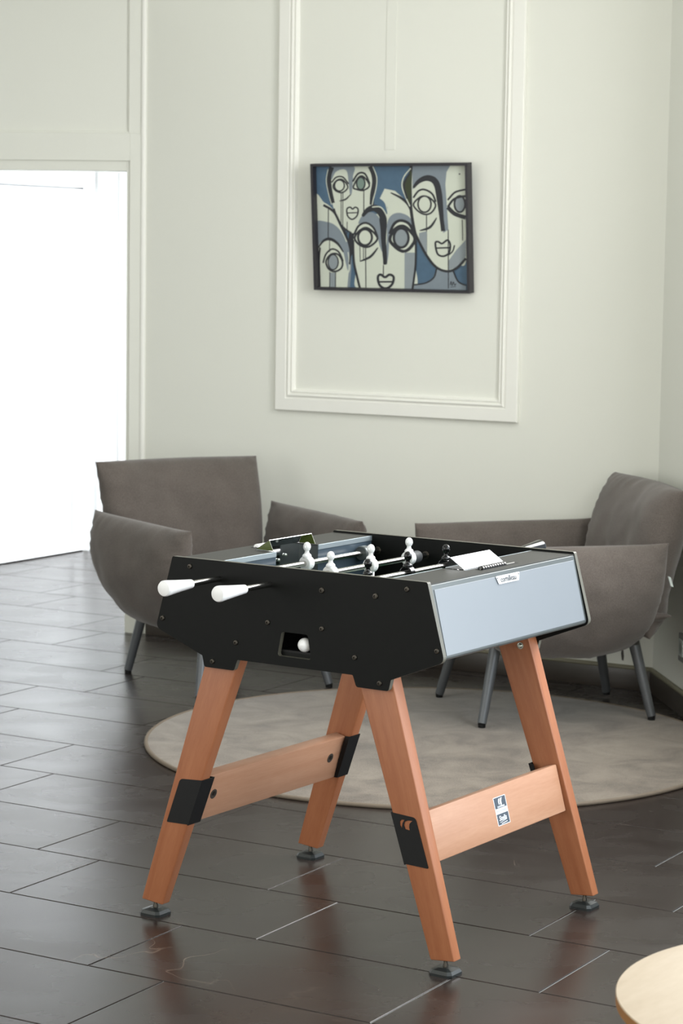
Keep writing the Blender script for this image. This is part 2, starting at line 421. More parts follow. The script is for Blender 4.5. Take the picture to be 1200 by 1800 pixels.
# panel moulding on the main wall: flat band with an inner double bead
def mould(name, s0_, s1_, z0_, z1_):
    bm = bmesh.new()
    def band(w0, w1, o0, o1, zt):
        # mitred frame between inset w0 and w1 with outward height o0 -> o1
        def ring(i, o): return [wall(s0_+i, z0_+i, o), wall(s1_-i, z0_+i, o), wall(s1_-i, z1_-i, o), wall(s0_+i, z1_-i, o)]
        A = [bm.verts.new(p) for p in ring(w0, o0)]; B = [bm.verts.new(p) for p in ring(w1, o1)]
        for k in range(4): bm.faces.new((A[k], A[(k+1) % 4], B[(k+1) % 4], B[k]))
    prof = [(0, 0), (0, .016), (.003, .019), (.048, .019), (.051, .014), (.056, .014), (.058, .019), (.0625, .0215), (.067, .019), (.069, .012), (.072, .012),
            (.0735, .015), (.077, .0165), (.0805, .014), (.083, .004), (.086, 0)]
    for p, q in zip(prof, prof[1:]): band(p[0], q[0], p[1], q[1], 0)
    bmesh.ops.remove_doubles(bm, verts=bm.verts, dist=1e-5)
    return struct(link(name, bm, m_trim, smooth=25))
mould('trim_1', .735, 1.813, .972, 2.95)
# faint joint line in the panel field above the picture
bm = bmesh.new(); box(bm, wall(1.235, 2.5, .0012), .045, .0024, 1.0, wd, wn, bev=.001); struct(link('trim_2', bm, m_wall))
# rounded vertical bead where door wall and main wall meet
bm = bmesh.new(); tube(bm, wall(.078, 0, .004), wall(.078, HZ, .004), .0125, seg=24); struct(link('trim_3', bm, m_trim, smooth=True))
# door casing (trim_4): flat architrave, lip, mitred frame of the panel above
def lw(e, z, out=0): return CL - ld*e - ln*out + V((0, 0, z))
bm = bmesh.new()
def lb(e0, e1, z0, z1, o0, o1, bev=.0015):
    box(bm, (lw(e0, z0, o0)+lw(e1, z1, o1))/2, abs(e1-e0), abs(o1-o0), abs(z1-z0), ld, ln, bev=bev)
lb(-.002, .046, 0, 2.078, 0, .014)             # right stile
lb(.046, 3.0, 1.965, 2.078, 0, .014)          # head board
lb(.046, .062, 0, 1.965, -.03, .004)          # stepped inner lip
lb(.062, 1.25, 1.925, 1.965, -.03, .002)
lb(-.002, .052, 2.078, 3.05, 0, .012)          # stile beside the panel over the door
lb(.052, .060, 2.086, 3.05, 0, .005)
lb(.052, 3.0, 2.078, 2.086, 0, .008)
lb(1.25, 1.34, 0, 2.078, 0, .014)
struct(link('trim_4', bm, m_wall))

# ------------------------------------------------------------------ hall behind the doorway
HD = V((-1.387, 12.535, 0)); hd = V((.507, .862, 0)).normalized(); hn = V((-hd.y, hd.x, 0))
wallbox('wall_hall_side', HD - hd*4.2, HD + hd*.03, .15, hn, m_hall)
he = V((math.cos(math.radians(2)), math.sin(math.radians(2)), 0)); hen = V((-he.y, he.x, 0))
wallbox('wall_hall_end', HD, HD + he*2.4, .15, hen, m_hall)
wallbox('wall_hall_right', V((.75, 9.2, 0)), V((.75, 12.7, 0)), .15, V((1, 0, 0)), m_hall)
# side wall: white panelled door leaf with casing
bm = bmesh.new()
def hs(e, z, o=0): return HD - hd*e - hn*o + V((0, 0, z))
def hb(e0, e1, z0, z1, o0, o1, bev=.002):
    box(bm, (hs(e0, z0, o0)+hs(e1, z1, o1))/2, abs(e1-e0), abs(o1-o0), abs(z1-z0), hd, hn, bev=bev)
hb(.0, .13, .006, 1.915, 0, .04); hb(.78, .9, .006, 1.915, 0, .04); hb(.13, .78, 1.76, 1.915, 0, .04); hb(.13, .78, .006, .075, 0, .04)
hb(.13, .78, .075, 1.76, 0, .022)
struct(link('door_2', bm, m_hall))
bm = bmesh.new()
hb(-.03, .9, 1.925, 2.02, 0, .055)
struct(link('trim_5', bm, m_hall))
bm = bmesh.new()
for x, w_, d_ in ((.02, .035, .06), (.095, .03, .02), (.20, .016, .012)):
    box(bm, HD + he*x - hen*(d_/2) + V((0, 0, 1.0)), w_, d_, 2.0, he, hen, bev=.002)
struct(link('trim_6', bm, m_hall))

# ------------------------------------------------------------------ rug
rc = V((.3172, 7.6132, 0)); RR = .9518
rug = empty('round_rug', rc)
tag(rug, 'round beige-brown short-pile rug lying under and behind the football table', 'rug')
bm = bmesh.new()
lathe(bm, (0, 0, .0), (0, 0, 1), [(0, RR-.01), (.010, RR-.010), (.012, RR-.02)], 128)
for f in bm.faces:
    pass
link('pile', bm, m_rug, rug, smooth=30)
bm = bmesh.new(); path_tube(bm, [(math.cos(t)*(RR-.006), math.sin(t)*(RR-.006), .0068) for t in [2*math.pi*k/160 for k in range(160)]], .0066, closed=True)
link('binding', bm, m_bind, rug, smooth='all')

# ------------------------------------------------------------------ football table (local: x = long axis, y = across, z up)
TT = -.5794566
T = empty('football_table', (.0892713, 5.6196824, 0), TT)
tag(T, 'compact football table with black sides, silver ends and splayed beech legs', 'football table')
HW = .3516                                             # half width over the side panels
half = [(.352, .880), (.400, .706), (.262, .652), (.256, .6255), (.170, .6255), (.160, .652)]
outl = half + [(-x, z) for x, z in reversed(half)]
rr = [.006, .018, .004, .008, .008, .004]; rr = rr + rr[::-1]
outl = roundpoly(outl, rr)
hole = roundpoly([(-.036, .731), (.036, .731), (.047, .674), (-.047, .674)], .007)
SC = [(.300, .860), (.380, .7295), (.165, .6925), (.232, .641), (.075, .749)]
def screw(parent, x, y, z, sgn, m=m_bolt, r=.0062):
    bm = bmesh.new()
    lathe(bm, (x, y, z), (0, sgn, 0), [(0, r), (.0018, r), (.0032, r*.8), (.0034, r*.45), (.0012, r*.42), (.0012, 0.0001)], 20)
    return link('screw', bm, m, parent, smooth=30)
for sgn in (-1, 1):
    bm = bmesh.new()
    loops = [outl, hole] if sgn < 0 else [outl]
    y0 = sgn*HW
    plate(bm, loops, lambda a, b: (a, y0, b), (0, -sgn*.013, 0), 0, 1)
    bmesh.ops.recalc_face_normals(bm, faces=bm.faces)
    pan = link('side_panel', bm, [m_black, m_edge], T)
    for (x, z) in SC:
        for q in (-1, 1): screw(pan, q*x, y0, z, sgn)
    if sgn < 0:
        for x in (.0735, .2175): screw(pan, x, y0, .837, sgn, m_bolt, .007)
# end boxes
for sx in (-1, 1):
    prof = roundpoly([(.236, .872), (.3525, .872), (.3935, .706), (.236, .690)], [0, .003, .012, 0])
    profm = roundpoly([(.296, .862), (.3525, .872), (.3935, .706), (.296, .692)], [0, .003, .012, 0])
    bm = bmesh.new()
    for (ya, yb, pf) in ((-HW+.013, -.092, prof), (.092, HW-.013, prof), (-.092, .092, profm)):
        prism(bm, [(sx*p[0], ya, p[1]) for p in pf], (0, yb-ya, 0))
    eb = link('end_box', bm, m_frame, T)
    bm = bmesh.new()                                     # shelf top in two pieces round the goal
    yq = HW-.013
    prism(bm, [(sx*x, y, .8715) for x, y in ((.237, -yq), (.352, -yq), (.352, yq), (.237, yq), (.237, .092), (.299, .092), (.299, -.092), (.237, -.092))], (0, 0, .003))
    link('shelf', bm, m_shelf, T)
    for ya, yb in ((-HW+.013, -.092), (.092, HW-.013)):
        bm = bmesh.new(); box(bm, (sx*.2345, (ya+yb)/2, .8685), .003, yb-ya, .0125, bev=.0005)
        link('shelf_lip', bm, m_lip, T)
        bm = bmesh.new(); box(bm, (sx*.2354, (ya+yb)/2, .80), .0012, yb-ya, .123)
        link('inner_wall', bm, m_innerwall, T)
    # silver laminate inset on the slanted end
    a = V((sx*.3554, 0, .8610)); b = V((sx*.3912, 0, .7165)); dd = (b-a).normalized(); nn = V((dd.z*-sx, 0, dd.x*sx)); nn = V((abs(nn.x)*sx, 0, abs(nn.z))).normalized()
    bm = bmesh.new()
    box(bm, (a+b)/2 + nn*.0002, (b-a).length, .658, .0022, dd, V((0, 1, 0)), nn, bev=.0006)
    link('end_panel', bm, m_grey, T)
    # goal hood of bent sheet steel
    bm = bmesh.new()
    bi, tp, bo = V((sx*.243, 0, .8755)), V((sx*.2555, 0, .9015)), V((sx*.294, 0, .8765))
    n1 = (bo-tp).cross(V((0, 1, 0))).normalized()*.0012
    if n1.z < 0: n1 = -n1
    def q4(p, q, r, s, th):
        prism(bm, [p, q, r, s], th)
    Y = .092
    q4(tp+V((0, -Y, 0)), tp+V((0, Y, 0)), bo+V((0, Y, 0)), bo+V((0, -Y, 0)), -n1)
    # goal back plate hanging below
    prism(bm, [V((sx*.294, -Y, .80)), V((sx*.294, Y, .80)), V((sx*.292, Y, .8765)), V((sx*.292, -Y, .8765))], (sx*.001, 0, 0))
    hood = link('goal_hood', bm, m_hoodw if sx > 0 else m_chrome, T)
    for y in (-Y, Y-.001):
        bm = bmesh.new(); prism(bm, [bi+V((0, y, 0)), tp+V((0, y, 0)), bo+V((0, y, 0))], (0, .001, 0))
        link('hood_cheek', bm, m_chrome if sx > 0 else m_cheek, hood)
    for (y, z, r) in ((.0, .84, .004), (.03, .85, .004)):
        bm = bmesh.new(); lathe(bm, (sx*.291, y, z), (-sx, 0, 0), [(0, r), (.003, r), (.0045, r*.6)], 14)
        link('rivet', bm, m_zinc, hood, smooth=30)
    # score counter: rod of beads in a slot
    bm = bmesh.new(); box(bm, (sx*.318, .02, .8743), .020, .17, .0016, bev=.0004)
    ct = link('score_counter', bm, m_steelblk, T)
    bm = bmesh.new(); tube(bm, (sx*.318, -.06, .8755), (sx*.318, .10, .8755), .0016, seg=8); link('counter_rod', bm, m_rod, ct, smooth=True)
    for k in range(10 if sx > 0 else 4):
        y = -.054 + k*.0112
        bm = bmesh.new(); lathe(bm, (sx*.318, y-.0046, .8752), (0, 1, 0), [(0, .0058), (.0012, .0082), (.0080, .0082), (.0092, .0058)], 20)
        link('bead', bm, m_blackp if sx > 0 else m_white, ct, smooth=30)
# floor board and playfield
bm = bmesh.new(); box(bm, (0, 0, .680), .50, 2*(HW-.014), .012); link('bottom_board', bm, m_black, T)
bm = bmesh.new(); box(bm, (0, 0, .758), .470, 2*(HW-.014), .008); link('playfield', bm, m_field, T)
bm = bmesh.new()                                          # ball tray behind the outlet
box(bm, (0, -HW+.013+.05, .6885-.0035), .12, .10, .005); box(bm, (-.055, -HW+.063, .712), .004, .10, .055); box(bm, (.055, -HW+.063, .712), .004, .10, .055)
box(bm, (0, -HW+.112, .712), .12, .004, .055); box(bm, (0, -HW+.063, .742), .12, .10, .004)
link('ball_tray', bm, m_steelblk, T)
# maker's plate on the right end
PLa = V((.3565, 0, .8565)); dd = (V((.3912, 0, .7165))-PLa).normalized(); nn = V((-dd.z, 0, dd.x))
bm = bmesh.new()
org = V((.3569, -.003, .8570))
def pl3(a, b): return org + V((0, 1, 0))*a - dd*b + nn*.0022
plate(bm, [roundpoly([(-.056, .005), (.056, .005), (.047, -.0145), (-.047, -.0145)], .0025)], pl3, nn*.0012)
mp = link('maker_plate', bm, m_hoodw, T)
text_mesh('cornilleau', .0185, 'plate_lettering', m_steelblk, mp, frame_mtx(pl3(0, -.0052)+nn*.0014, V((0, 1, 0)), -dd), bold=.00014)
for q in (-1, 1):
    bm = bmesh.new(); lathe(bm, pl3(q*.050, 0)+nn*.001, nn, [(0, .0018), (.0008, .0016)], 10)
    link('plate_screw', bm, m_bolt, mp)

# rods, players
def player(rod, x, y, m, name):
    bm = bmesh.new(); z = .838
    lathe(bm, (x, y-.011, z), (0, 1, 0), [(0, .0150), (.002, .0172), (.020, .0172), (.022, .0150)], 28)
    if True:   # screw recess ring on the hub front
        lathe(bm, (x+.0165, y, z), (1, 0, 0), [(0, .0040), (.0012, .0040), (.0013, .0024), (.0004, .0022)], 14)
    # torso / shoulders, neck, head
    def ell(c, rx, ry, rz, seg=18, rg=10):
        rings = []
        for i in range(rg+1):
            ph = math.pi*i/rg
            rings.append([bm.verts.new(V(c)+V((rx*math.sin(ph)*math.cos(t), ry*math.sin(ph)*math.sin(t), rz*math.cos(ph)))) for t in [2*math.pi*k/seg for k in range(seg)]])
        for r0, r1 in zip(rings, rings[1:]):
            for k in range(seg): bm.faces.new((r0[k], r0[(k+1) % seg], r1[(k+1) % seg], r1[k]))
    ell((x, y, z+.017), .0105, .0135, .0085)
    lathe(bm, (x, y, z+.018), (0, 0, 1), [(0, .009), (.006, .0062), (.012, .0052), (.016, .0062)], 16)
    ell((x, y, z+.0405), .0098, .0092, .0118)
    ell((x+.0088, y, z+.0385), .0022, .0016, .0026)                 # nose
    ell((x, y+.0090, z+.040), .0018, .0016, .0030); ell((x, y-.0090, z+.040), .0018, .0016, .0030)   # ears
    # legs and foot
    prism(bm, [V((x-.007, y-.0085, z-.012)), V((x+.007, y-.0085, z-.012)), V((x+.0055, y-.0095, z-.052)), V((x-.0055, y-.0095, z-.052))], (0, .018, 0), bev=.002)
    prism(bm, [V((x-.0075, y-.0105, z-.05)), V((x+.0075, y-.0105, z-.05)), V((x+.0105, y-.0115, z-.069)), V((x-.0105, y-.0115, z-.069))], (0, .022, 0), bev=.002)
    return link(name, bm, m, rod, smooth=35)
def grip(rod, x, y, sgn, m):
    bm = bmesh.new()
    lathe(bm, (x, y, .838), (0, sgn, 0), [(0, .0088), (.0015, .0102), (.018, .0116), (.060, .0150), (.096, .0184), (.101, .0184), (.1048, .0166), (.1065, .012), (.1067, .0001)], 36)
    g_ = link('grip', bm, m, rod, smooth=30)
    return g_
def rod(x, y0, y1, name='rod'):
    bm = bmesh.new(); tube(bm, (x, y0, .838), (x, y1, .838), .0070, seg=20); return link(name, bm, m_rod, T, smooth=30)
def bumper(r, x, y0, y1, rad, m):
    bm = bmesh.new(); L = y1-y0; lathe(bm, (x, y0, .838), (0, 1, 0), [(0, rad-.002), (.002, rad), (L-.002, rad), (L, rad-.002)], 28); link('bumper', bm, m, r, smooth=30)
def bush(r, x, y, sgn):
    bm = bmesh.new(); lathe(bm, (x, y, .838), (0, sgn, 0), [(0, .0100), (.0015, .0100), (.0025, .0085), (.0025, .0068)], 24); link('bush', bm, m_bolt, r, smooth=30)
IN = HW-.013
rA = rod(-.2150, -.50, IN+.006); grip(rA, -.2150, -.459, -1, m_white); player(rA, -.2150, .013, m_white, 'player_figure')
bumper(rA, -.215, .258, .280, .0185, m_frame); bumper(rA, -.215, .281, .298, .0165, m_rubber); bush(rA, -.215, IN, -1)
rB = rod(-.0700, -.49, IN+.006); grip(rB, -.0700, -.451, -1, m_white)
for y in (-.100, .078, .256): player(rB, -.07, y, m_white, 'player_figure')
bumper(rB, -.07, .268, .300, .0155, m_rubber); bush(rB, -.07, IN, -1)
rC = rod(.0735, -IN, .60); grip(rC, .0735, .580, 1, m_blackp)
for y in (-.159, .018, .197): player(rC, .0735, y, m_blackp, 'player_figure')
bumper(rC, .0735, .268, .300, .0155, m_rubber); bush(rC, .0735, IN, -1); bush(rC, .0735, HW, 1)
rD = rod(.2165, -IN, .37); grip(rD, .2165, .365, 1, m_blackp); player(rD, .2165, .0, m_blackp, 'player_figure')

# ball resting in the outlet
bm = bmesh.new()
bmesh.ops.create_uvsphere(bm, u_segments=32, v_segments=20, radius=.0165)
ball = link('table_football_ball', bm, m_white, None, smooth='all')
Tm = Matrix.Translation(T.location) @ Matrix.Rotation(TT, 4, 'Z')
ball.location = Tm @ V((.0195, -HW+.014, .6875+.0165))
tag(ball, 'small white ball lying in the outlet of the black side panel', 'ball')

# legs
ZT_, ZB = .70, .030
def legx(z):   # outer, inner x of the near face at height z
    t = (.652-z)/(.652-.025)
    return .256+t*(.441-.256), .163+t*(.379-.163)
for sy in (-1, 1):
    for sx in (-1, 1):
        bm = bmesh.new()
        ring = []
        zo = []
        zs = (ZT_, ZB)
        vs = []
        for z in zs:
            o_, i_ = legx(z); t = (.652-z)/.627
            yo = sy*(HW-.0135+.012*max(0, t)); th = .040-.010*t
            yi = yo - sy*th
            dz = 0.006 if z == ZB else 0
            vs.append([V((sx*o_, yo, z+dz)), V((sx*i_, yo, z-dz*0)), V((sx*i_, yi, z)), V((sx*o_, yi, z+dz))])
        a, b = vs
        A = [bm.verts.new(p) for p in a]; B = [bm.verts.new(p) for p in b]
        bm.faces.new(A); bm.faces.new(B[::-1])
        for k in range(4): bm.faces.new((A[k], A[(k+1) % 4], B[(k+1) % 4], B[k]))
        bmesh.ops.recalc_face_normals(bm, faces=bm.faces)
        bmesh.ops.bevel(bm, geom=list(bm.edges), offset=.0028, segments=3, affect='EDGES', profile=.5)
        leg = link('leg', bm, m_beech, T, smooth=30)
        grain(leg, V((sx*.3, 0, -1)), V((1, 0, .3*sx)))
        # foot pad with threaded stem
        o_, i_ = legx(ZB); cx = sx*(o_+i_)/2; cy = sy*(HW-.0135+.012-.015)
        bm = bmesh.new(); lathe(bm, (cx, cy, .012), (0, 0, 1), [(0, .006), (.010, .006), (.013, .0045), (.024, .0045)], 16)
        st_ = link('adjuster_stem', bm, m_bolt, leg, smooth=30)
        bm = bmesh.new()
        lo, hi = [], []
        for (rw, z) in ((.030, 0), (.0305, .006), (.026, .013), (.013, .0165)):
            rg = []
            for k in range(4):
                ang = math.pi/4 + k*math.pi/2
                for dq in (-.16, .16): rg.append(bm.verts.new((cx+rw*1.22*math.cos(ang+dq), cy+rw*1.22*math.sin(ang+dq), z)))
            lo.append(rg)
        for r0, r1 in zip(lo, lo[1:]):
            for k in range(8): bm.faces.new((r0[k], r0[(k+1) % 8], r1[(k+1) % 8], r1[k]))
        bm.faces.new(lo[0]); bm.faces.new(lo[-1])
        bmesh.ops.recalc_face_normals(bm, faces=bm.faces)
        link('foot_pad', bm, m_pad, leg)
        # steel bracket wrapped round the inner edge
        zt, zb = .350, .236
        def Lx(z): return legx(z)[1]
        def Yo(z): t = (.652-z)/.627; return sy*(HW-.0135+.012*t)
        def Yi(z): t = (.652-z)/.627; return Yo(z) - sy*(.040-.010*t)
        bm = bmesh.new()
        w_ = .062
        # face plate: parallelogram following the leg, with emblem cut-outs
        def br3(a, b):   # a: distance from inner edge outward, b: 0..1 down
            z = zt + (zb-zt)*b
            return V((sx*(Lx(z)-.0015+a), Yo(z)+sy*.0002, z))
        # b in units of height .114 ; keep 2D in (a, h) with h = metres down
        HH = zt-zb
        outer = roundpoly([(0, 0), (w_, 0.004), (w_, HH), (0, HH-.002)], [0, .009, .004, 0])
        loops = [outer]
        if sy < 0 and sx > 0:
            c1 = [(.031, .012), (.0215, .013), (.0165, .018), (.0145, .026), (.018, .034), (.0195, .028), (.0235, .020)]
            c2 = [(.052, .0115), (.0385, .0125), (.030, .0165), (.0255, .024), (.026, .033), (.038, .0345), (.0385, .027), (.042, .019)]
            loops += [c1, c2]
        plate(bm, loops, lambda a, b: br3(a, b/HH), V((0, sy*.0018, 0)))
        # return along the inner edge
        p = [V((sx*(Lx(z)-.0015), Yo(z)+sy*.002, z)) for z in (zt, zb)] + [V((sx*(Lx(z)-.0015), Yi(z)-sy*.014, z)) for z in (zb, zt)]
        prism(bm, p, (sx*-.0018, 0, 0))
        # folded hem on the face towards the stretcher
        prism(bm, [V((sx*(Lx(zt)-.0015), Yi(zt)-sy*.014, zt)), V((sx*(Lx(zb)-.0015), Yi(zb)-sy*.014, zb)), V((sx*(Lx(zb)+.010), Yi(zb)-sy*.014, zb)), V((sx*(Lx(zt)+.010), Yi(zt)-sy*.014, zt))], (0, sy*.0018, 0))
        bk = link('steel_bracket', bm, m_steelblk, leg)
# bolts at leg tops seen on the inner faces
for sx in (-1, 1):
    for sy in (-1, 1):
        bm = bmesh.new()
        lathe(bm, (sx*.232, sy*(HW-.0135-.0395), .641), (0, -sy, 0), [(0, .0085), (.0015, .0085), (.002, .0055), (.005, .005), (.006, .0035)], 18)
        link('leg_bolt', bm, m_zinc, T, smooth=30)
# stretchers
for sx in (-1, 1):
    bm = bmesh.new()
    zt, zb = .356, .243
    xo = lambda z: legx(z)[1] + .034 + .012
    xi = lambda z: legx(z)[1] + .004 + .012
    if sx > 0: f0 = lambda z: .334+( .356-z)/.113*.030
    def So(z): return sx*((.3365 if sx > 0 else .3120)+(.356-z)/.113*.0305)
    ya, yb = -(HW-.0135-.0335), (HW-.0135-.0335)
    sl = V((sx*.0305, 0, -.113)).normalized(); pn = V((-sl.z*sx, 0, sl.x*sx))      # out normal
    pts = [V((So(zt), ya, zt)), V((So(zb), ya, zb)), V((So(zb), ya, zb))-pn*.030, V((So(zt), ya, zt))-pn*.030]
    prism(bm, pts, (0, yb-ya, 0), bev=.003)
    stc = link('stretcher', bm, m_beech2, T, smooth=30); grain(stc, V((0, 1, 0)), V((0, 0, 1)))
    # access holes with barrel nuts on the inner face
    for y in (ya+.05, yb-.05):
        zc = (zt+zb)/2+.005
        c = V((So(zc), y, zc))-pn*.030
        bm = bmesh.new()
        lathe(bm, c, -pn, [(0, .0125), (.0008, .0125), (.001, .0105)], 24)
        hole_ = link('bolt_recess', bm, mat_dark if 'mat_dark' in globals() else m_skirt, stc, smooth=30)
        bm = bmesh.new(); lathe(bm, c-pn*.0008+V((0, 0, .002)), -pn, [(0, .006), (.002, .006), (.0022, .003)], 16)
        link('barrel_nut', bm, m_bolt, stc, smooth=30)
    if sx > 0:
        bm = bmesh.new()
        oc = V((So(.2995), .0065, .2995)); ex = V((0, 1, 0)); ey = -sl
        def s3(a, b, h=.0004): return oc + ex*a + ey*b + pn*h
        def sp_(pts, h, t, mi): prism(bm, [s3(a, b, h) for a, b in pts], pn*t, mi=mi)
        rct = lambda x0, y0, x1, y1: [(x0, y0), (x1, y0), (x1, y1), (x0, y1)]
        sp_(roundpoly(rct(-.0285, -.0335, .0285, .0335), .002), .0001, .0004, 0)
        sp_(rct(-.0265, .0065, .0265, .0320), .0005, .0002, 1); sp_(rct(-.0265, -.0320, .0265, -.0065), .0005, .0002, 1)
        # twin-sail emblem
        sp_([(-.001, .0290), (-.0065, .0275), (-.0088, .022), (-.0080, .0150), (-.0045, .0145), (-.0050, .022)], .0007, .0002, 0)
        sp_([(.0110, .0295), (.002, .0285), (-.0015, .0225), (-.0010, .0140), (.0060, .0140), (.0058, .022)], .0007, .0002, 0)
        sk = link('sticker', bm, [m_stickw, m_stick], stc)
        T3 = lambda a, b: frame_mtx(s3(a, b, .0009), ex, ey)
        text_mesh('cornilleau', .0085, 'sticker_lettering', m_stickw, stc, T3(0, .0105), ext=.0001, bold=.0001)
        text_mesh('MADE IN FRANCE', .0062, 'sticker_lettering', m_stickg, stc, T3(0, -.0002), ext=.0001)
        mt = T3(-.001, -.0175) @ Matrix(((1, .25, 0, 0), (0, 1, 0, 0), (0, 0, 1, 0), (0, 0, 0, 1)))
        text_mesh('Stella', .0165, 'sticker_lettering', m_stickw, stc, mt, ext=.0001, bold=.0002)
        bm = bmesh.new()
        prism(bm, [s3(a, b, .0008) for a, b in ((-.018, -.0258), (.013, -.0225), (.0135, -.0232), (-.018, -.0268))], pn*.0002)
        link('sticker_underline', bm, m_stickw, stc); bm = bmesh.new()
        prism(bm, [s3(a, b, .0008) for a, b in ((-.012, -.0305), (.016, -.0285), (.016, -.0270), (-.012, -.0290))], pn*.0002)
        link('sticker_underline', bm, m_stickw, stc)

# ------------------------------------------------------------------ lounge chairs (local: x forward, y to the sitter's left)
def pillow(P, thick, N=44, M_=44, pinch=2.6, inset=.05, wr=.006, seed=0, tfun=None, edge=.010):
    """P: 3x3 net of points interpolated by a biquadratic sheet; a stuffed cushion is built around it"""
    P = [[V(q) for q in row] for row in P]
    def L(t): return (t*(t-1)/2, 1-t*t, t*(t+1)/2)
    def Sf(s, t):
        a = L(s); b = L(t); r = V((0, 0, 0))
        for i in range(3):
            for j in range(3): r += P[i][j]*(a[i]*b[j])
        return r
    bm = bmesh.new(); grid = {}
    for side in (1, -1):
        for i in range(N+1):
            for j in range(M_+1):
                # denser near the seams
                s = math.sin((i/N*2-1)*math.pi/2*.98)/math.sin(math.pi/2*.98); t = math.sin((j/M_*2-1)*math.pi/2*.98)/math.sin(math.pi/2*.98)
                rim = i in (0, N) or j in (0, M_)
                if rim and side == -1: grid[(side, i, j)] = grid[(1, i, j)]; continue
                ss = s*(1-inset*(1-t*t)**1.0*abs(s)); tt = t*(1-inset*(1-s*s)**1.0*abs(t))
                ear = 1 + .022*abs(s*t)**7
                p = Sf(ss*ear, tt*ear); e = .01
                n = (Sf(ss+e, tt)-Sf(ss-e, tt)).cross(Sf(ss, tt+e)-Sf(ss, tt-e)).normalized()
                h = thick*max(0, (1-abs(s)**pinch))**.5*max(0, (1-abs(t)**pinch))**.5
                if tfun: h *= tfun(s, t)
                es = max(abs(s), abs(t)); ef = max(0, (es-.74)/.26)
                # gathers run square to the seam, broad dents elsewhere
                w1 = noise.noise(V(((t if abs(s) > abs(t) else s)*13+seed, (s if abs(s) > abs(t) else t)*1.5, side*3+seed)))
                w2 = noise.noise(V((s*1.9+seed*3, t*1.9, side*2.2+seed)))
                w3 = noise.noise(V((s*5+seed*5, t*5, side*2.2+seed)))
                h2 = h + (w1*wr*2.4*ef*(1-es**18) + w2*wr*2.2*(1-es**4) + w3*wr*.9*(1-es**4))
                if rim: h2 = 0; p = p + n*0
                grid[(side, i, j)] = bm.verts.new(p + n*side*h2)
    for side in (1, -1):
        for i in range(N):
            for j in range(M_):
                q = [grid[(side, i, j)], grid[(side, i+1, j)], grid[(side, i+1, j+1)], grid[(side, i, j+1)]]
                try: bm.faces.new(q)
                except ValueError: pass
    return bm
def lounge_chair(loc, rz, label, seed):
    R_ = empty('lounge_chair', loc, rz)
    tag(R_, label, 'armchair')
    # seat
    bm = pillow([[(-.33, -.33, .375), (-.33, 0, .365), (-.33, .33, .375)], [(.02, -.34, .365), (.02, 0, .37), (.02, .34, .365)], [(.40, -.32, .36), (.42, 0, .375), (.40, .32, .36)]], .075, seed=seed)
    link('seat_cushion', bm, m_fabric, R_, smooth='all')
    # back, hangs from the top rail down behind the seat
    bm = pillow([[(-.265, -.31, .300), (-.28, 0, .295), (-.265, .31, .300)], [(-.275, -.335, .55), (-.325, 0, .55), (-.275, .335, .55)], [(-.36, -.345, .800), (-.395, 0, .808), (-.36, .345, .800)]], .098, seed=seed+1, inset=.012, pinch=4)
    link('back_cushion', bm, m_fabric, R_, smooth='all')
    for sy in (-1, 1):
        bm = pillow([[(-.22, sy*.22, .27), (.04, sy*.24, .255), (.26, sy*.23, .275)], [(-.28, sy*.345, .42), (.04, sy*.365, .40), (.36, sy*.345, .42)], [(-.29, sy*.385, .628), (.06, sy*.375, .628), (.385, sy*.36, .618)]], .085, seed=seed+4+sy, inset=.012, pinch=4.0,
                    tfun=lambda s, t: .8+.2*(1-abs(s)**2))
        link('arm_cushion', bm, m_fabric, R_, smooth='all')
    # shell under the cushions: seat pan, back rail
    bm = bmesh.new()
    prism(bm, [(x, y, .262) for x, y in roundpoly([(-.27, -.25), (.27, -.25), (.27, .25), (-.27, .25)], .06)], (0, 0, .03), bev=.004)
    path_tube(bm, [(-.24, -.24, .285), (-.30, -.25, .33), (-.335, -.26, .5), (-.39, -.25, .70), (-.40, 0, .72), (-.39, .25, .70), (-.335, .26, .5), (-.30, .25, .33), (-.24, .24, .285)], .012)
    link('shell', bm, m_shell, R_, smooth=40)
    for sx, fx, fy, tx, ty in ((1, .31, .276, .245, .215), (-1, -.31, .236, -.245, .19)):
        for sy in (-1, 1):
            a = V((tx, sy*ty, .30)); b = V((fx, sy*fy, .012)); L = (b-a).length
            bm = bmesh.new(); lathe(bm, a, b-a, [(0, .0205), (L*.5, .0180), (L-.001, .0155), (L, .0145)], 28)
            lg = link('leg', bm, m_chairleg, R_, smooth=40); low = 0
            bm = bmesh.new(); lathe(bm, (fx, sy*fy, 0), (0, 0, 1), [(0, .0125), (.013, .0135)], 20); link('foot_cap', bm, m_steelblk, lg, smooth=40)
    for sy in (-1, 1):
        for (x, z) in ((-.312, .50), (-.262, .335)):
            bm = bmesh.new()
            box(bm, (x, sy*.375 if z > .4 else sy*.31, z), .012, .006, .036, V((.9, 0, .3)).normalized(), V((0, 1, 0)), V((.3, 0, .95)).normalized(), bev=.002)
            link('strap_tag', bm, m_tag, R_)
    return R_
lounge_chair((-.437, 8.713, 0.0), math.radians(-57), 'taupe fabric lounge chair on the left, in front of the doorway corner', 3)
lounge_chair((.726, 8.166, .0136), math.radians(192.8), 'taupe fabric lounge chair in the right corner, standing on the rug', 11)

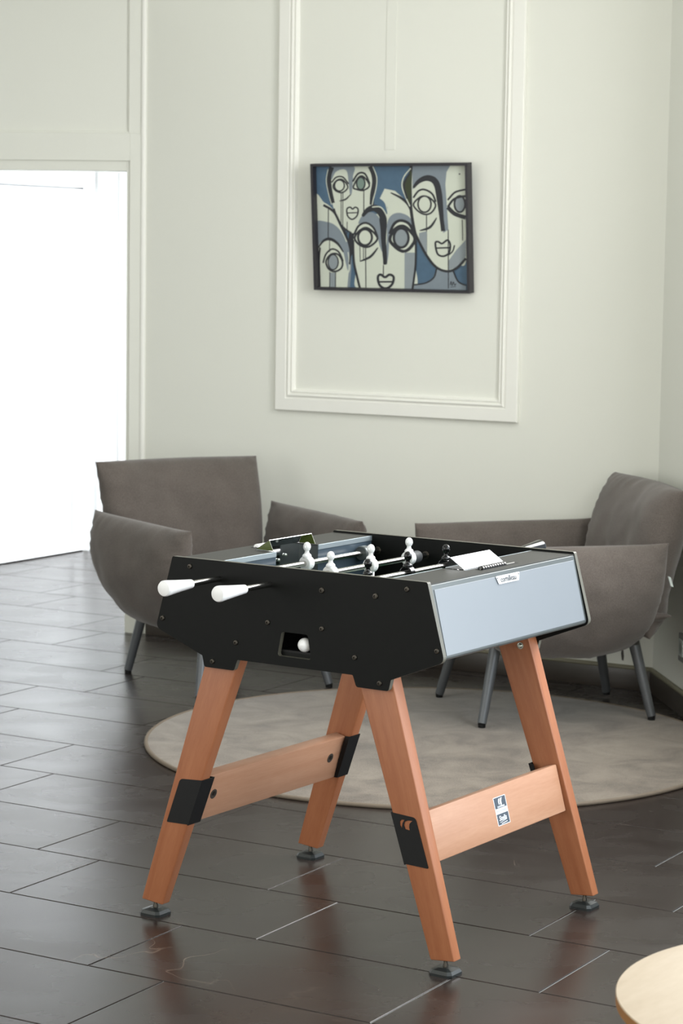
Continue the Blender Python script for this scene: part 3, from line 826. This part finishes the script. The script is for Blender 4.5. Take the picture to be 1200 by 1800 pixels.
# ------------------------------------------------------------------ coffee table, bottom right
K = empty('coffee_table', (.8197, 3.5576, 0))
tag(K, 'low round coffee table with pale plywood top, cut by the lower right corner', 'coffee table')
bm = bmesh.new(); lathe(bm, (0, 0, .431), (0, 0, 1), [(0, .3765), (.002, .3795), (.0175, .3797), (.019, .3785)], 128)
for f in bm.faces:
    if abs(f.normal.z) < .5 and abs(f.calc_center_median().z-.432) > .0: pass
bm.normal_update()
for f in bm.faces: f.material_index = 0 if f.calc_center_median().z > .4485 else 1
kt = link('table_top', bm, [m_ply, m_plyedge], K, smooth=30); grain(kt, V((.55, .83, 0)), V((.83, -.55, 0)))
for k in range(4):
    t = math.pi/4 + k*math.pi/2
    bm = bmesh.new(); tube(bm, (.20*math.cos(t), .20*math.sin(t), .431), (.27*math.cos(t), .27*math.sin(t), 0), .019, .012)
    l_ = link('leg', bm, m_ply, K, smooth=40); grain(l_, V((0, 0, 1)))

# ------------------------------------------------------------------ wall socket
sc_ = CR + rd*.455 + V((0, 0, .24))
bm = bmesh.new(); box(bm, (0, 0, 0), .085, .012, .10, rd, rn, bev=.003)
so = link('wall_socket', bm, m_socket, None, loc=sc_ - rn*.0065); tag(so, 'grey wall socket above the skirting at the right edge of the picture', 'wall socket')
bm = bmesh.new(); box(bm, -rn*.007, .06, .004, .06, rd, rn, bev=.002); lathe(bm, -rn*.008, -rn, [(0, .021), (.001, .02), (.001, .017)], 24)
link('faceplate', bm, m_tag, so, smooth=30)

bm = bmesh.new()
prism(bm, [wall(2.262, .152, .0), wall(2.268, .150, .0), wall(2.272, .120, .0), wall(2.270, .104, .0), wall(2.264, .106, .0), wall(2.260, .128, .0)], -wn*.0012)
struct(link('wall_crack_mark', bm, m_skirt))  # dark crack mark on the main wall below the right chair

# ------------------------------------------------------------------ painting
PC = wall(1.27, 1.703, 0)
PT = empty('framed_painting', PC)
tag(PT, 'black-framed abstract painting of four faces in blue, grey and cream', 'painting')
LEAN = .085
pz = (V((0, 0, 1))*math.cos(LEAN) - wn*math.sin(LEAN)).normalized()      # top leans into the room
px = wd.copy(); pn_ = px.cross(pz)                                       # = towards the room
if pn_.dot(-wn) < 0: pn_ = -pn_
PTW, PTH, PD = .690, .492, .038
off = -wn*(.004 + .246*math.sin(LEAN))
def pp(a, b, o): return off + px*a + pz*b + pn_*o
bm = bmesh.new()
ft = .011
for (a, b, w_, h_) in ((0, PTH/2-ft/2, PTW, ft), (0, -PTH/2+ft/2, PTW, ft), (-PTW/2+ft/2, 0, ft, PTH-2*ft), (PTW/2-ft/2, 0, ft, PTH-2*ft)):
    box(bm, pp(a, b, PD/2), w_, h_, PD, px, pz, pn_, bev=.0008)
link('frame', bm, m_picframe, PT)
# canvas with the painted figures
bm = bmesh.new()
cw, chh = PTW/2-ft, PTH/2-ft
def quad(TL, TR, BR, BL):
    def f(x, y):
        # inverse bilinear by iteration
        u_, v_ = .5, .5
        for _ in range(12):
            X = (1-u_)*(1-v_)*TL[0]+u_*(1-v_)*TR[0]+u_*v_*BR[0]+(1-u_)*v_*BL[0]; Yy = (1-u_)*(1-v_)*TL[1]+u_*(1-v_)*TR[1]+u_*v_*BR[1]+(1-u_)*v_*BL[1]
            u_ += (x-X)/970; v_ += (y-Yy)/795
        return u_, v_
    return f
inv = quad((108, 80), (1115, 78), (1125, 880), (140, 868))
layer = [0]
def art(pts, mi):
    layer[0] += 1
    o = .0095 + layer[0]*.00003
    cl = []
    for x, y in pts:
        u_, v_ = inv(x, y); u_ = min(1, max(0, u_)); v_ = min(1, max(0, v_)); cl.append(pp(-cw+2*cw*u_, chh-2*chh*v_, o))
    vs = [bm.verts.new(p) for p in cl]
    es = [bm.edges.new((vs[i], vs[(i+1) % len(vs)])) for i in range(len(vs)) if (vs[i].co-vs[(i+1) % len(vs)].co).length > 0]
    r = bmesh.ops.triangle_fill(bm, use_beauty=True, edges=es)
    for f in r['geom']:
        if isinstance(f, bmesh.types.BMFace): f.material_index = mi
def spline(pts, closed=False, k=7):
    n = len(pts); out = []
    rng = range(n) if closed else range(n-1)
    for i in rng:
        p0 = pts[(i-1) % n] if (closed or i > 0) else pts[0]; p1 = pts[i]; p2 = pts[(i+1) % n]; p3 = pts[(i+2) % n] if (closed or i < n-2) else pts[-1]
        for q in range(k):
            t = q/k
            out.append(tuple(.5*((2*p1[c])+(-p0[c]+p2[c])*t+(2*p0[c]-5*p1[c]+4*p2[c]-p3[c])*t*t+(-p0[c]+3*p1[c]-3*p2[c]+p3[c])*t**3) for c in (0, 1)))
    if not closed: out.append(tuple(pts[-1]))
    return out
def fill(pts, mi, sm=True): art(spline(pts, True) if sm else pts, mi)
CRM, BLU, GRY, LGR, BLK, OLI, GGR = range(7)
def stroke(pts, w_, mi=BLK, closed=False, taper=False):
    q = spline(pts, closed, 6); n = len(q); w_ = w_*1.22
    layer[0] += 1; o = .0095 + layer[0]*.00003
    Lf, Rt = [], []
    for i, p in enumerate(q):
        a = q[i-1] if (i or closed) else q[i]; b = q[(i+1) % n] if (i < n-1 or closed) else q[i]
        dx, dy = b[0]-a[0], b[1]-a[1]; l = math.hypot(dx, dy) or 1
        ww = w_/2*(1 if not taper else (.35+.65*math.sin(math.pi*min(1, max(0, i/(n-1))))))
        for S_, sg in ((Lf, 1), (Rt, -1)):
            u_, v_ = inv(p[0]-dy/l*ww*sg, p[1]+dx/l*ww*sg); u_ = min(1, max(0, u_)); v_ = min(1, max(0, v_))
            S_.append(bm.verts.new(pp(-cw+2*cw*u_, chh-2*chh*v_, o)))
    for i in range(n if closed else n-1):
        j = (i+1) % n
        try: f = bm.faces.new((Lf[i], Lf[j], Rt[j], Rt[i])); f.material_index = mi
        except ValueError: pass
def ellp(cx, cy, rx, ry, n=20): return [(cx+rx*math.cos(2*math.pi*k/n), cy+ry*math.sin(2*math.pi*k/n)) for k in range(n)]
box(bm, pp(0, 0, .0050), 2*cw, 2*chh, .009, px, pz, pn_, mi=BLU)
# face, upper left
fill([(215, 80), (355, 78), (478, 80), (500, 130), (502, 190), (485, 260), (482, 330), (430, 400), (400, 460), (370, 515), (340, 512), (280, 450), (232, 360), (205, 250), (195, 150)], CRM)
fill([(215, 80), (362, 80), (358, 150), (352, 250), (340, 265), (330, 190), (318, 115), (285, 100), (240, 120), (215, 165), (200, 140)], GRY)
stroke([(215, 85), (197, 140), (198, 200), (208, 260), (222, 320)], 26)
stroke([(472, 80), (495, 130), (502, 190), (490, 260), (486, 330)], 24)
stroke([(345, 90), (352, 160), (345, 250)], 12, GRY); stroke([(190, 100), (178, 170), (192, 250), (215, 330)], 4, CRM); stroke([(492, 82), (518, 150), (515, 220), (495, 300), (488, 340)], 5, CRM)
for c_ in (((268, 205), (33, 36), CRM), ((412, 192), (28, 40), GGR)): art(ellp(*c_[0], *c_[1]), c_[2]); stroke(ellp(*c_[0], *c_[1]), 8, closed=True)
stroke([(225, 208), (250, 172), (290, 168), (325, 215), (290, 250), (245, 240)], 8, closed=True); stroke([(215, 185), (245, 152), (290, 150), (330, 195)], 8)
stroke([(362, 215), (395, 155), (430, 148), (470, 205), (430, 236), (385, 230)], 9, closed=True); stroke([(358, 180), (395, 128), (440, 130), (472, 195)], 10)
stroke([(268, 305), (310, 295), (345, 262)], 9, taper=True); stroke([(280, 250), (281, 470)], 4); stroke([(292, 250), (293, 520)], 4); stroke([(433, 235), (433, 500)], 5); stroke([(322, 440), (322, 520)], 4)
stroke([(320, 358), (342, 346), (358, 358), (376, 346), (395, 360), (388, 402), (355, 425), (325, 402)], 8, closed=True); stroke([(322, 384), (394, 381)], 6)
# face, lower left
fill([(100, 300), (165, 315), (230, 365), (285, 465), (325, 560), (338, 640), (335, 760), (325, 880), (120, 890)], CRM)
fill([(100, 450), (190, 443), (255, 475), (305, 545), (330, 640), (330, 760), (312, 700), (295, 635), (250, 572), (190, 548), (145, 575), (105, 620)], GRY)
stroke([(128, 612), (165, 565), (210, 555), (260, 585), (298, 640)], 16, taper=True)
stroke([(160, 332), (230, 375), (275, 455), (320, 545), (345, 600)], 13); stroke([(232, 355), (265, 440), (310, 488), (352, 515)], 9)
art([(335, 515), (370, 515), (362, 645), (345, 680), (330, 600)], BLK); stroke([(325, 570), (345, 700), (335, 870)], 14, GRY); stroke([(330, 640), (342, 740), (330, 780)], 5, CRM)
stroke([(300, 480), (330, 570), (345, 640), (340, 720)], 9)
stroke([(162, 712), (180, 655), (222, 620), (268, 640), (297, 700)], 9); stroke([(182, 700), (215, 655), (262, 655), (292, 700), (285, 745), (240, 768), (198, 748)], 10, closed=True)
art(ellp(230, 706, 34, 50), LGR); stroke(ellp(230, 706, 34, 50), 7, closed=True)
art([(208, 775), (246, 775), (246, 875), (208, 875)], LGR); stroke([(208, 770), (208, 872)], 5); stroke([(247, 770), (247, 872)], 5); stroke([(195, 350), (195, 555)], 5); stroke([(205, 555), (205, 640)], 4); stroke([(140, 610), (135, 700), (142, 880)], 10)
# centre face
fill([(400, 440), (450, 400), (560, 390), (680, 400), (755, 445), (778, 560), (776, 720), (758, 890), (410, 890), (380, 770), (365, 650), (368, 540)], CRM)
art([(540, 290), (572, 226), (640, 240), (700, 290), (748, 370), (755, 450), (700, 395), (640, 390), (598, 425), (592, 350), (575, 310)], CRM)
fill([(398, 452), (425, 400), (480, 378), (530, 405), (556, 470), (566, 600), (560, 640), (538, 590), (520, 510), (475, 455), (435, 445)], GRY)
fill([(588, 560), (590, 450), (618, 398), (670, 382), (730, 405), (762, 455), (768, 510), (722, 442), (670, 428), (632, 452), (606, 520), (600, 640), (588, 715), (575, 700)], GRY)
stroke([(425, 405), (460, 365), (510, 352), (555, 390), (566, 450), (566, 560), (576, 720)], 40, taper=True); stroke([(550, 420), (572, 600), (577, 715)], 22)
stroke([(490, 345), (545, 345), (578, 385), (590, 420)], 6, CRM)
art(ellp(443, 542, 46, 52), CRM); stroke(ellp(443, 542, 46, 52), 12, closed=True); art(ellp(682, 545, 46, 62), LGR); stroke(ellp(682, 545, 48, 62), 13, closed=True)
stroke([(374, 548), (405, 500), (450, 480), (495, 505), (526, 550), (490, 592), (450, 606), (405, 590)], 11, closed=True); stroke([(370, 525), (400, 468), (450, 448), (500, 480), (526, 540)], 11)
stroke([(608, 555), (640, 490), (690, 468), (735, 495), (772, 550), (740, 610), (695, 632), (645, 605)], 17, closed=True); stroke([(606, 520), (635, 455), (680, 432), (735, 455), (770, 525)], 15)
stroke([(410, 700), (480, 668), (530, 608)], 13, taper=True); stroke([(409, 600), (412, 700)], 4); stroke([(433, 600), (434, 690)], 4); stroke([(447, 605), (451, 872)], 5); stroke([(566, 722), (566, 790)], 5)
stroke([(530, 800), (548, 785), (577, 802), (606, 785), (633, 800), (625, 845), (592, 874), (560, 870), (537, 845)], 13, closed=True); stroke([(534, 833), (632, 831)], 9)
art([(702, 640), (772, 640), (776, 720), (758, 875), (702, 875)], LGR); stroke([(702, 640), (702, 872)], 4, CRM)
stroke([(778, 560), (776, 720), (756, 880)], 11); stroke([(364, 560), (370, 700), (392, 800), (412, 880)], 12)
stroke([(612, 252), (680, 285), (725, 325), (748, 380)], 14, taper=True); stroke([(548, 290), (575, 315), (592, 370), (596, 420)], 5, CRM)
# right face
fill([(758, 80), (1000, 78), (1110, 70), (1105, 660), (1050, 720), (1010, 755), (950, 755), (880, 700), (820, 620), (780, 540), (760, 400), (752, 230)], CRM)
art([(755, 78), (1002, 78), (978, 120), (970, 200), (978, 320), (988, 490), (955, 512), (944, 300), (912, 195), (860, 162), (800, 182), (757, 232)], GRY)
stroke([(762, 220), (800, 178), (855, 158), (905, 182), (930, 260), (943, 380), (955, 500)], 34, taper=True); stroke([(915, 220), (940, 380), (955, 500)], 22)
stroke([(748, 78), (742, 200), (746, 350), (770, 500), (790, 550)], 16)
fill([(695, 190), (722, 150), (748, 110), (748, 220), (738, 320), (705, 260)], OLI); stroke([(745, 95), (700, 150), (688, 210), (712, 280), (740, 340)], 6, CRM); stroke([(738, 130), (712, 170), (702, 220), (722, 290)], 10)
art(ellp(835, 326, 42, 52), CRM); stroke(ellp(835, 326, 42, 52), 9, closed=True); art(ellp(1062, 325, 34, 52), LGR); stroke(ellp(1062, 325, 34, 52), 10, closed=True)
stroke([(763, 328), (800, 285), (835, 274), (875, 290), (907, 332), (880, 380), (838, 392), (795, 372)], 9, closed=True); stroke([(762, 285), (795, 242), (835, 232), (885, 260), (908, 312)], 10)
stroke([(985, 345), (1020, 298), (1060, 280), (1100, 275)], 12); stroke([(985, 345), (1030, 388), (1100, 412)], 22, taper=False); stroke([(985, 300), (1025, 255), (1060, 240), (1100, 232)], 10)
stroke([(848, 395), (848, 640)], 5); stroke([(803, 497), (870, 475), (914, 413)], 13, taper=True); art([(800, 512), (850, 500), (850, 640), (800, 570)], LGR)
stroke([(905, 578), (922, 568), (948, 580), (982, 558), (1000, 585), (992, 640), (955, 662), (918, 645)], 10, closed=True); stroke([(905, 610), (1000, 606)], 8); stroke([(1028, 590), (1015, 630), (985, 657)], 7)
art([(990, 690), (1040, 620), (1100, 555), (1100, 660), (1045, 730), (990, 752)], LGR)
art([(910, 748), (1015, 758), (1055, 825), (1100, 852), (1100, 890), (763, 880), (772, 850), (845, 838), (890, 800)], GRY)
stroke([(790, 550), (850, 660), (910, 733), (980, 760), (1040, 738), (1100, 675)], 13); stroke([(912, 745), (895, 800), (845, 836), (768, 850)], 8); stroke([(1018, 755), (1050, 825), (1100, 850)], 8)
stroke([(988, 490), (988, 872)], 5); stroke([(1078, 425), (1080, 560)], 4)
stroke([(1000, 850), (1005, 825), (1012, 852), (1020, 828), (1028, 850), (1036, 838)], 4); stroke([(1000, 862), (1036, 858)], 3); art(ellp(1062, 133, 5, 6, 8), BLK)
link('canvas', bm, [m_cream, m_blue, m_pgrey, m_lgrey, m_pblack, m_olive, m_ggreen], PT)
